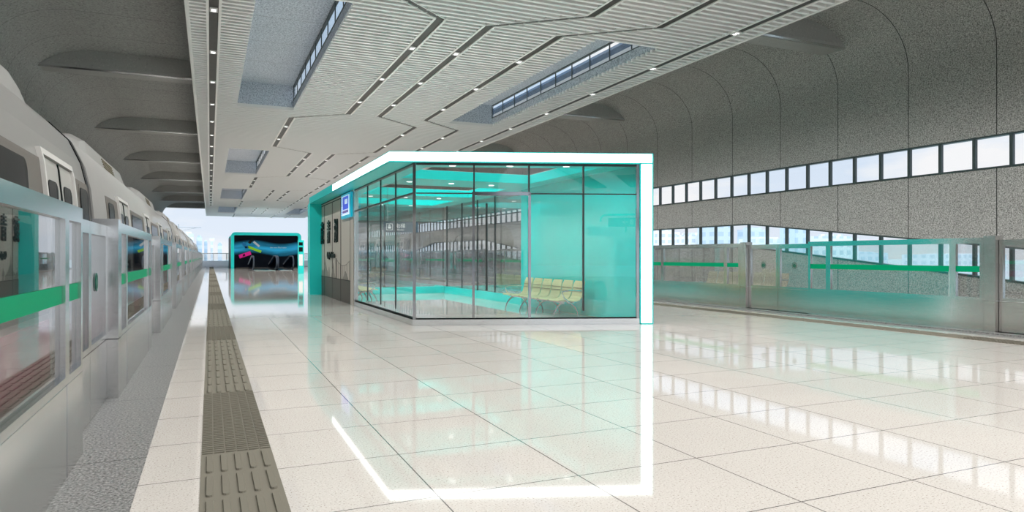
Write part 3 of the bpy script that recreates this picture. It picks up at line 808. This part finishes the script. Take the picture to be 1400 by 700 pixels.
# poster light box
pb = thing('poster_box', 'small glowing blue poster box with cyan rim on the waiting room wall', 'poster box', (2.6, 14.5, 1.83))
MB().box(KX0-.05, KX0-.008, 13.97, 15.1, 1.8, 2.31).build('case', 'cyanrim', pb)
MB().box(KX0-.055, KX0-.049, 14.14, 15.02, 1.86, 2.27).build('poster', 'posterw', pb)
MB().box(KX0-.058, KX0-.054, 14.2, 14.84, 1.98, 2.25).build('blue_field', 'poster', pb)
MB().box(KX0-.061, KX0-.057, 14.3, 14.6, 2.09, 2.19).build('white_block', 'posterw', pb)
MB().box(KX0-.061, KX0-.057, 14.2, 14.84, 1.905, 1.96).build('violet_bar', 'posterp', pb)
m = MB()
for i in range(9): m.box(KX0-.058, KX0-.0545, 14.9, 14.97, 1.88+.042*i, 1.902+.042*i)
m.build('side_lines', 'poster', pb)

# lift sign hanging inside
sg = thing('hanging_sign', 'blue-grey hanging lift sign with white pictogram, seen through the waiting room glass', 'sign', (3.46, 13.3, 1.47))
MB().box(3.12, 3.82, 13.28, 13.33, 1.47, 1.676).build('board', 'signblue', sg)
m = MB(); m.box(3.2, 3.21, 13.3, 13.31, 1.676, ZS); m.box(3.73, 3.74, 13.3, 13.31, 1.676, ZS); m.build('hanger', 'steel', sg)
m = MB(); zc = 1.575
for a, b, c_, e in ((3.17, 3.30, zc+.055, zc+.065), (3.17, 3.30, zc-.065, zc-.055), (3.17, 3.18, zc-.065, zc+.065), (3.29, 3.30, zc-.065, zc+.065), (3.205, 3.265, zc-.035, zc+.01)):
    m.box(a, b, 13.274, 13.28, c_, e)
m.sect([(3.205, zc+.02), (3.265, zc+.02), (3.235, zc+.048)], 13.274, 13.28); m.build('pictogram', 'signwhite', sg)
text('lettering', '电梯', 'signwhite', sg, (3.45, 13.275, zc+.015), .105, (R90, 0, 0), .002)
text('small_lettering', 'Elevator', 'signwhite', sg, (3.46, 13.275, zc-.055), .042, (R90, 0, 0), .002)

# guide sign behind the viewer, caught in the glass reflection
gs = thing('guide_sign', 'turquoise-framed exit guide sign, seen reflected in the waiting room glass', 'sign', (4.5, -3.1, 1.93))
MB().box(3.54, 5.6, -3.14, -3.1, 1.93, 2.21).build('board', 'signblue', gs)
m = MB(); m.tube([(3.3, -3.12, 2.1), (3.3, -3.12, 2.2), (3.36, -3.12, 2.28), (3.46, -3.12, 2.31), (5.7, -3.12, 2.31)], .035, 8); m.build('bracket', 'teal', gs)
m = MB(); m.tube([(5.2, -3.12, 2.3), (5.2, -3.12, ZC)], .03, 8); m.build('hanger', 'steel', gs)
m = MB(); m.tube([(4.1, -3.12, 1.95), (4.12, -3.05, 1.82), (4.12, -2.9, 1.76)], .03, 8); m.build('camera_arm', 'steel', gs)
text('lettering', 'C 出口   B →', 'signwhite', gs, (4.55, -3.095, 2.07), .2, (R90, 0, math.pi), .002)

# ------------------------------------------------------------------ benches
def bench(name_label, x_front, x_back, y0, n, loc, grp='rows of linked seats'):
    """seats facing -x when x_front<x_back"""
    o = thing('waiting_bench', name_label, 'bench', loc, grp)
    s_ = 1 if x_back > x_front else -1
    X0 = x_front
    prof = [(.0, .275), (.02, .292), (.12, .29), (.25, .272), (.33, .268), (.39, .285), (.43, .33), (.455, .42), (.475, .52), (.5, .588)]
    pitch = .388
    for i in range(n):
        a = y0+pitch*i+.02; b = y0+pitch*(i+1)-.02
        m = MB(); vs = []; q = len(prof)
        for j, (px, pz) in enumerate(prof):
            nx, nz = 0, 0
            pa = prof[max(0, j-1)]; pb_ = prof[min(q-1, j+1)]; dx, dz = pb_[0]-pa[0], pb_[1]-pa[1]; l_ = math.hypot(dx, dz)
            nx, nz = dz/l_*.014, -dx/l_*.014
            inset = .02 if j in (0, q-1) else 0
            # thin crease between the pads
            vs += [(X0+s_*px, a+inset, pz), (X0+s_*px, b-inset, pz), (X0+s_*(px+nx), b-inset, pz+nz), (X0+s_*(px+nx), a+inset, pz+nz)]
        fs = [(0, 1, 2, 3), (4*q-1, 4*q-2, 4*q-3, 4*q-4)]
        for j in range(q-1):
            for k_ in range(4): fs.append((4*j+k_, 4*j+(k_+1) % 4, 4*(j+1)+(k_+1) % 4, 4*(j+1)+k_))
        m.add(vs, fs); st = m.build('seat', 'seat', o)
        cr = MB()
        for px, pz in ((.452, .415), (.464, .47)): cr.box(min(X0+s_*(px-.012), X0+s_*px), max(X0+s_*(px-.012), X0+s_*px), a+.01, b-.01, pz-.003, pz+.003)
        cr.build('crease', 'vent', st)
    W_ = pitch*n
    m = MB(); 
    for dx in (.12, .3): m.box(min(X0+s_*dx, X0+s_*(dx+.035)), max(X0+s_*dx, X0+s_*(dx+.035)), y0+.03, y0+W_-.03, .232, .258)
    m.build('beam', 'chrome', o)
    k_ = 4
    for j in range(k_):
        yy = y0+.18+(W_-.36)*j/(k_-1)
        for sgn in (-1, 1):
            m = MB(); c0_ = X0+s_*.23
            path = [(c0_+s_*.02*sgn, yy, .235), (c0_+s_*.1*sgn, yy, .22), (c0_+s_*.17*sgn, yy, .16), (c0_+s_*.215*sgn, yy, .08), (c0_+s_*.235*sgn, yy, .0)]
            m.tube(path, [.016, .018, .016, .013, .012], 8); m.build('leg', 'chrome', o)
    for yy in (y0, y0+W_):
        m = MB(); m.tube([(X0+s_*.2, yy, .245), (X0+s_*.1, yy, .32), (X0+s_*.06, yy, .42), (X0+s_*.2, yy, .44), (X0+s_*.42, yy, .43)], .013, 8); m.build('armrest', 'chrome', o)
    return o
bench('pale yellow-green bench of linked seats against the turquoise wall in the waiting room', 5.12, 5.62, 9.72, 6, (5.3, 10.9, 0))
bench('pale yellow-green bench at the rear of the waiting room, behind the train-side glass', 3.3, 2.8, 14.5, 5, (3.1, 15.4, 0))
bench('pale yellow-green bench outside the waiting room, seen reflected in the far gates', 6.6, 6.1, 12.1, 7, (6.3, 13.4, 0))

# ------------------------------------------------------------------ escalator hall with advertisement
E_ = thing('escalator_hall', 'turquoise framed escalator entrance with dark blue wave advertisement down the platform', 'escalator entrance', (4.3, 60, 0))
ex0, ex1, ez, ey0, ey1 = 1.55, 7.0, 2.93, 59.5, 68.3
def ring(m, x0, x1, z1, t, r, y0, y1):
    def arc(x0, x1, z1, r):
        p = [(x0, 0)]
        for a in range(0, 91, 15): p.append((x0+r-r*math.cos(math.radians(a)), z1-r+r*math.sin(math.radians(a))))
        for a in range(90, -1, -15): p.append((x1-r+r*math.cos(math.radians(a)), z1-r+r*math.sin(math.radians(a))))
        p.append((x1, 0)); return p
    o_, i_ = arc(x0, x1, z1, r), arc(x0+t, x1-t, z1-t, max(.05, r-t))
    n = len(o_)
    for j in range(n-1):
        m.sect([o_[j], o_[j+1], i_[j+1], i_[j]], y0, y1)
m = MB(); ring(m, ex0, ex1, ez, .24, .34, ey0, ey0+.5); 
m2 = MB(); ring(m2, ex0+.02, ex1-.02, ez-.02, .1, .34, ey1-.4, ey1); m2.build('rear_frame', 'teal', E_)
m.build('portal_frame', 'teal', E_)
m = MB(); m.box(ex0+.3, ex1-.3, ey0+.4, ey1, ez-.1, ez-.02); m.build('roof_plate', 'adgrey', E_)
m = MB(); m.box(ex0+.02, ex0+.1, ey0+.5, ey1-.4, .0, ez-.35); m.box(ex1-.1, ex1-.02, ey0+.5, ey1-.4, 0, ez-.35); m.build('side_panel', 'black', E_)
m = MB(); m.box(ex0+.2, ex1-.2, ey0+.3, ey0+.36, 0, ez-.2); A_ = m.build('advertisement', 'ad', E_)
def quad(c, w_, h_, ang, mat, nm):
    ca, sa = math.cos(math.radians(ang)), math.sin(math.radians(ang)); q = MB()
    pts = [(c[0]+x*w_/2*ca-z*h_/2*sa, c[1]+x*w_/2*sa+z*h_/2*ca) for x, z in ((-1, -1), (1, -1), (1, 1), (-1, 1))]
    q.sect(pts, ey0+.28, ey0+.3); return q.build(nm, mat, A_)
quad((2.62, 1.1), .95, .3, 20, 'adpink', 'pink_device'); quad((3.35, 1.55), 1.1, .2, -22, 'adgreen', 'green_device')
quad((2.62, 1.85), .6, .26, -50, 'adblue', 'blue_device'); quad((3.1, 2.25), .55, .22, 50, 'black', 'black_device'); quad((3.5, 1.98), .6, .16, -42, 'adgrey', 'grey_device')
quad((2.55, 1.07), .16, .16, 20, 'adgrey', 'pink_dial'); quad((2.7, 1.72), .14, .14, -50, 'adgrey', 'blue_dial')
text('advert_lettering', 'the new iPod nano', 'adgrey', A_, (5.2, ey0+.27, 1.7), .17, (R90, 0, 0), .004)
# escalators
def handrail(x, y0, label):
    pass
for j, (xa, xb, w_) in enumerate(((2.72, 4.2, 'first'), (4.3, 5.3, 'second'))):
    o = thing('escalator', '%s escalator in front of the dark advertisement, counting from the train side' % w_, 'escalator', ((xa+xb)/2, 50, 0))
    for x in (xa, xb):
        m = MB(); zt_ = .98
        path = [(x, 50.6, .1), (x, 49.75, .22), (x, 49.45, .5), (x, 49.5, .8), (x, 49.9, .97), (x, 50.6, zt_), (x, 52, zt_), (x, 56.5, zt_-.6)]
        m.tube(path, .05, 8); m.build('handrail', 'rubber', o)
        m = MB(); m.sect([(49.6, .03), (49.55, .5), (49.62, .8), (50, .93), (52, .93), (56.4, .35), (56.4, .03)], x-.008, x+.008, 'x'); m.build('balustrade', 'film', o)
    m = MB(); m.box(xa+.1, xb-.1, 49.3, 56.5, .0, .02); m.build('comb_plate', 'steel', o)
m = MB(); m.box(1.9, 6.9, 57.2, 57.3, .0, .12); struct(m.build('trim_90', 'panelline'))
# sign pylon
o = thing('sign_pylon', 'tall narrow turquoise sign pylon standing beside the escalators', 'sign pylon', (4.72, 41, 0))
MB().box(4.6, 4.9, 40.4, 40.75, 0, 1.9).build('frame', 'teal', o)
MB().box(4.63, 4.84, 40.385, 40.4, .45, 1.1).build('white_panel', 'signwhite', o)
MB().box(4.63, 4.84, 40.385, 40.4, 1.25, 1.5).build('screen', 'black', o)
MB().box(4.63, 4.84, 40.385, 40.4, 1.6, 1.78).build('upper_screen', 'black', o)

# end-of-platform parapet with glass rail
o = thing('end_parapet', 'white parapet with glass rail closing the far end of the platform', 'parapet', (4, Y1+.3, 0))
m = MB(); m.box(-.85, 9.5, Y1, Y1+.2, 0, .56); m.build('parapet', 'backlit', o)
m = MB(); m.box(-.85, 9.5, Y1+.08, Y1+.1, .56, 1.22); m.build('pane', 'glass', o)
m = MB(); m.box(-.85, 9.5, Y1+.05, Y1+.13, 1.22, 1.27)
x = -.8
while x < 9.5: m.box(x-.02, x+.02, Y1+.06, Y1+.12, .56, 1.22); x += 1.1
m.build('rail', 'white', o)
# overhead mast beyond
o = thing('catenary_mast', 'thin grey overhead-line mast beyond the end of the train', 'mast', (-2.4, 95, -1))
m = MB(); m.tube([(-3.6, 95, -1), (-3.6, 95, 5.0)], .08, 6); m.tube([(-3.6, 95, 4.6), (-1.0, 95, 4.6)], .05, 6); m.tube([(-3.6, 95, 4.1), (-1.4, 95, 4.6)], .03, 6); m.build('pole', 'adgrey', o)

# ------------------------------------------------------------------ city beyond
m = MB(); m.box(-1500, 2500, -900, 2600, -12.2, -12); struct(m.build('ground', 'ground'))
m = MB(); m.box(60, 420, 30, 150, -12, -11.95); struct(m.build('water_bay', 'water'))
def tower(x, y, w_, d_, h_, mat, label, top=None):
    o = thing('tower', label, 'building', (x, y, -12), 'skyline towers')
    MB().box(x-w_/2, x+w_/2, y-d_/2, y+d_/2, -12, h_).build('block', mat, o)
    m_ = MB()
    if top == 'slab': m_.box(x-w_*.9, x+w_*1.1, y-d_*.4, y+d_*.4, h_, h_+1)
    else: m_.box(x-w_*.3, x+w_*.3, y-d_*.3, y+d_*.3, h_, h_+max(.3, h_*.08))
    m_.build('roof_block', mat, o)
tower(-9.6, 250, 3.4, 6, 5.8, 'tower1', 'low pale tower nearest the end of the train')
tower(-6.4, 250, 2.9, 5, 8.3, 'tower1', 'tallest pale tower beyond the platform end')
tower(-3.3, 255, 1.7, 4, 7.4, 'tower2', 'slim blue tower beyond the platform end')
tower(-1.3, 260, 1.0, 4, 6.0, 'tower2', 'short blue tower beside the slim blue tower', None)
tower(.6, 262, .8, 3, 6.3, 'tower1', 'pale tower with an overhanging roof slab', 'slab')
tower(3.2, 262, 1.3, 4, 5.3, 'tower2', 'blue-grey tower next to the escalator entrance')
cand = [(150, 204, 9, 8, 9.6, 'tower3', 'white ribbed tower seen through the far windows, next to the waiting room'),
        (152, 190, 8, 8, 8.2, 'tower3', 'lower white tower seen through the far windows'),
        (150, 176, 7, 9, 13, 'tower2', 'tallest blue tower seen through the far windows'),
        (160, 170, 7, 6, 9.4, 'tower2', 'blue glass tower in the second row behind the far windows'),
        (150, 155, 12, 8, 6.0, 'tower1', 'wide pale block seen through the far windows above the gates'),
        (150, 143, 5, 6, 8.8, 'tower2', 'blue tower behind the emblem gates'),
        (170, 146, 8, 8, 6.2, 'tower1', 'pale block behind the emblem gates'),
        (150, 131, 9, 5, 6.2, 'tower3', 'white ribbed block above the turquoise-tinted barrier'),
        (230, 190, 26, 10, 2.2, 'tower2', 'long blue block across the water'),
        (260, 170, 40, 14, 1.6, 'tower1', 'long pale block across the water'),
        (270, 230, 30, 12, 3, 'tower1', 'pale block far across the water')]
for a in cand: tower(*a)
o = thing('warehouse', 'long low pinkish-red roofed shed on the shore', 'building', (118, 98, -12)); MB().box(112, 124, 88, 108, -12, -3).build('walls', 'red', o); MB().box(111, 125, 87, 109, -3, -2.4).build('roof', 'red', o)
o = thing('tree_row', 'pale green tree clump beyond the end parapet', 'trees', (2, 140, -12))
m = MB()
for i in range(9):
    cx_, cy_, r_ = -1+i*1.6, 150+random.uniform(-3, 3), 1.2+random.random()*.6
    n1, n2 = 10, 6; vs = []; fs = []
    for a in range(n2+1):
        for b in range(n1):
            rr = r_*(1+.12*math.sin(a*2.3+b*1.7)); th_ = math.pi*a/n2; ph = 2*math.pi*b/n1
            vs.append((cx_+rr*math.sin(th_)*math.cos(ph), cy_+rr*math.sin(th_)*math.sin(ph), -1.6+rr*math.cos(th_)))
    for a in range(n2):
        for b in range(n1): fs.append((a*n1+b, a*n1+(b+1) % n1, (a+1)*n1+(b+1) % n1, (a+1)*n1+b))
    m.add(vs, fs, True)
    m.box(cx_-.1, cx_+.1, cy_-.1, cy_+.1, -12, -2)
m.build('crown', 'treegreen', o)

# ------------------------------------------------------------------ world, sun, camera
W = bpy.data.worlds.new('sky'); SC.world = W; W.use_nodes = True
t = W.node_tree; t.nodes.clear(); L = t.links
out = N(t, 'ShaderNodeOutputWorld'); bg = N(t, 'ShaderNodeBackground'); tc = N(t, 'ShaderNodeTexCoord'); sep = N(t, 'ShaderNodeSeparateXYZ')
L.new(tc.outputs['Generated'], sep.inputs[0])
mp = N(t, 'ShaderNodeMapping'); mp.inputs['Scale'].default_value = (3, 3, 9); L.new(tc.outputs['Generated'], mp.inputs[0])
no = N(t, 'ShaderNodeTexNoise'); no.inputs['Scale'].default_value = 1.3; no.inputs['Detail'].default_value = 6; L.new(mp.outputs[0], no.inputs['Vector'])
cr = N(t, 'ShaderNodeMapRange'); cr.inputs[1].default_value = .45; cr.inputs[2].default_value = .6; L.new(no.outputs[0], cr.inputs[0])
gr = N(t, 'ShaderNodeMapRange'); gr.inputs[1].default_value = 0; gr.inputs[2].default_value = .35; L.new(sep.outputs[2], gr.inputs[0])
base = rgbmix(t, L, gr.outputs[0], s2l(228, 237, 249), s2l(192, 219, 245))
c = rgbmix(t, L, cr.outputs[0], base, s2l(248, 249, 251))
L.new(c, bg.inputs[0]); 
up = N(t, 'ShaderNodeMapRange'); up.inputs[1].default_value = .3; up.inputs[2].default_value = .9; up.inputs[3].default_value = 1.02; up.inputs[4].default_value = 2.4
L.new(sep.outputs[2], up.inputs[0]); L.new(up.outputs[0], bg.inputs[1]); L.new(bg.outputs[0], out.inputs[0])
sun = bpy.data.lights.new('sun', 'SUN'); sun.energy = 1.2; sun.angle = .3; so = bpy.data.objects.new('sun', sun); COL.objects.link(so)
so.rotation_euler = (math.radians(50), 0, math.radians(-30))

cam = bpy.data.cameras.new('camera'); cam.sensor_width = 36; cam.lens = 24; cam.clip_end = 5000
co = bpy.data.objects.new('camera', cam); COL.objects.link(co)
co.location = (0, 0, K); co.rotation_euler = (R90, 0, -math.atan(413/933.3))
SC.camera = co
SC.view_settings.view_transform = 'Standard'; SC.view_settings.look = 'None'; SC.view_settings.gamma = 1; SC.view_settings.exposure = 0
SC.view_settings.use_curve_mapping = False
SC.cycles.max_bounces = 10; SC.cycles.transparent_max_bounces = 24; SC.cycles.diffuse_bounces = 5; SC.cycles.glossy_bounces = 5
SC.cycles.use_denoising = True
SC.cycles.sample_clamp_indirect = 6
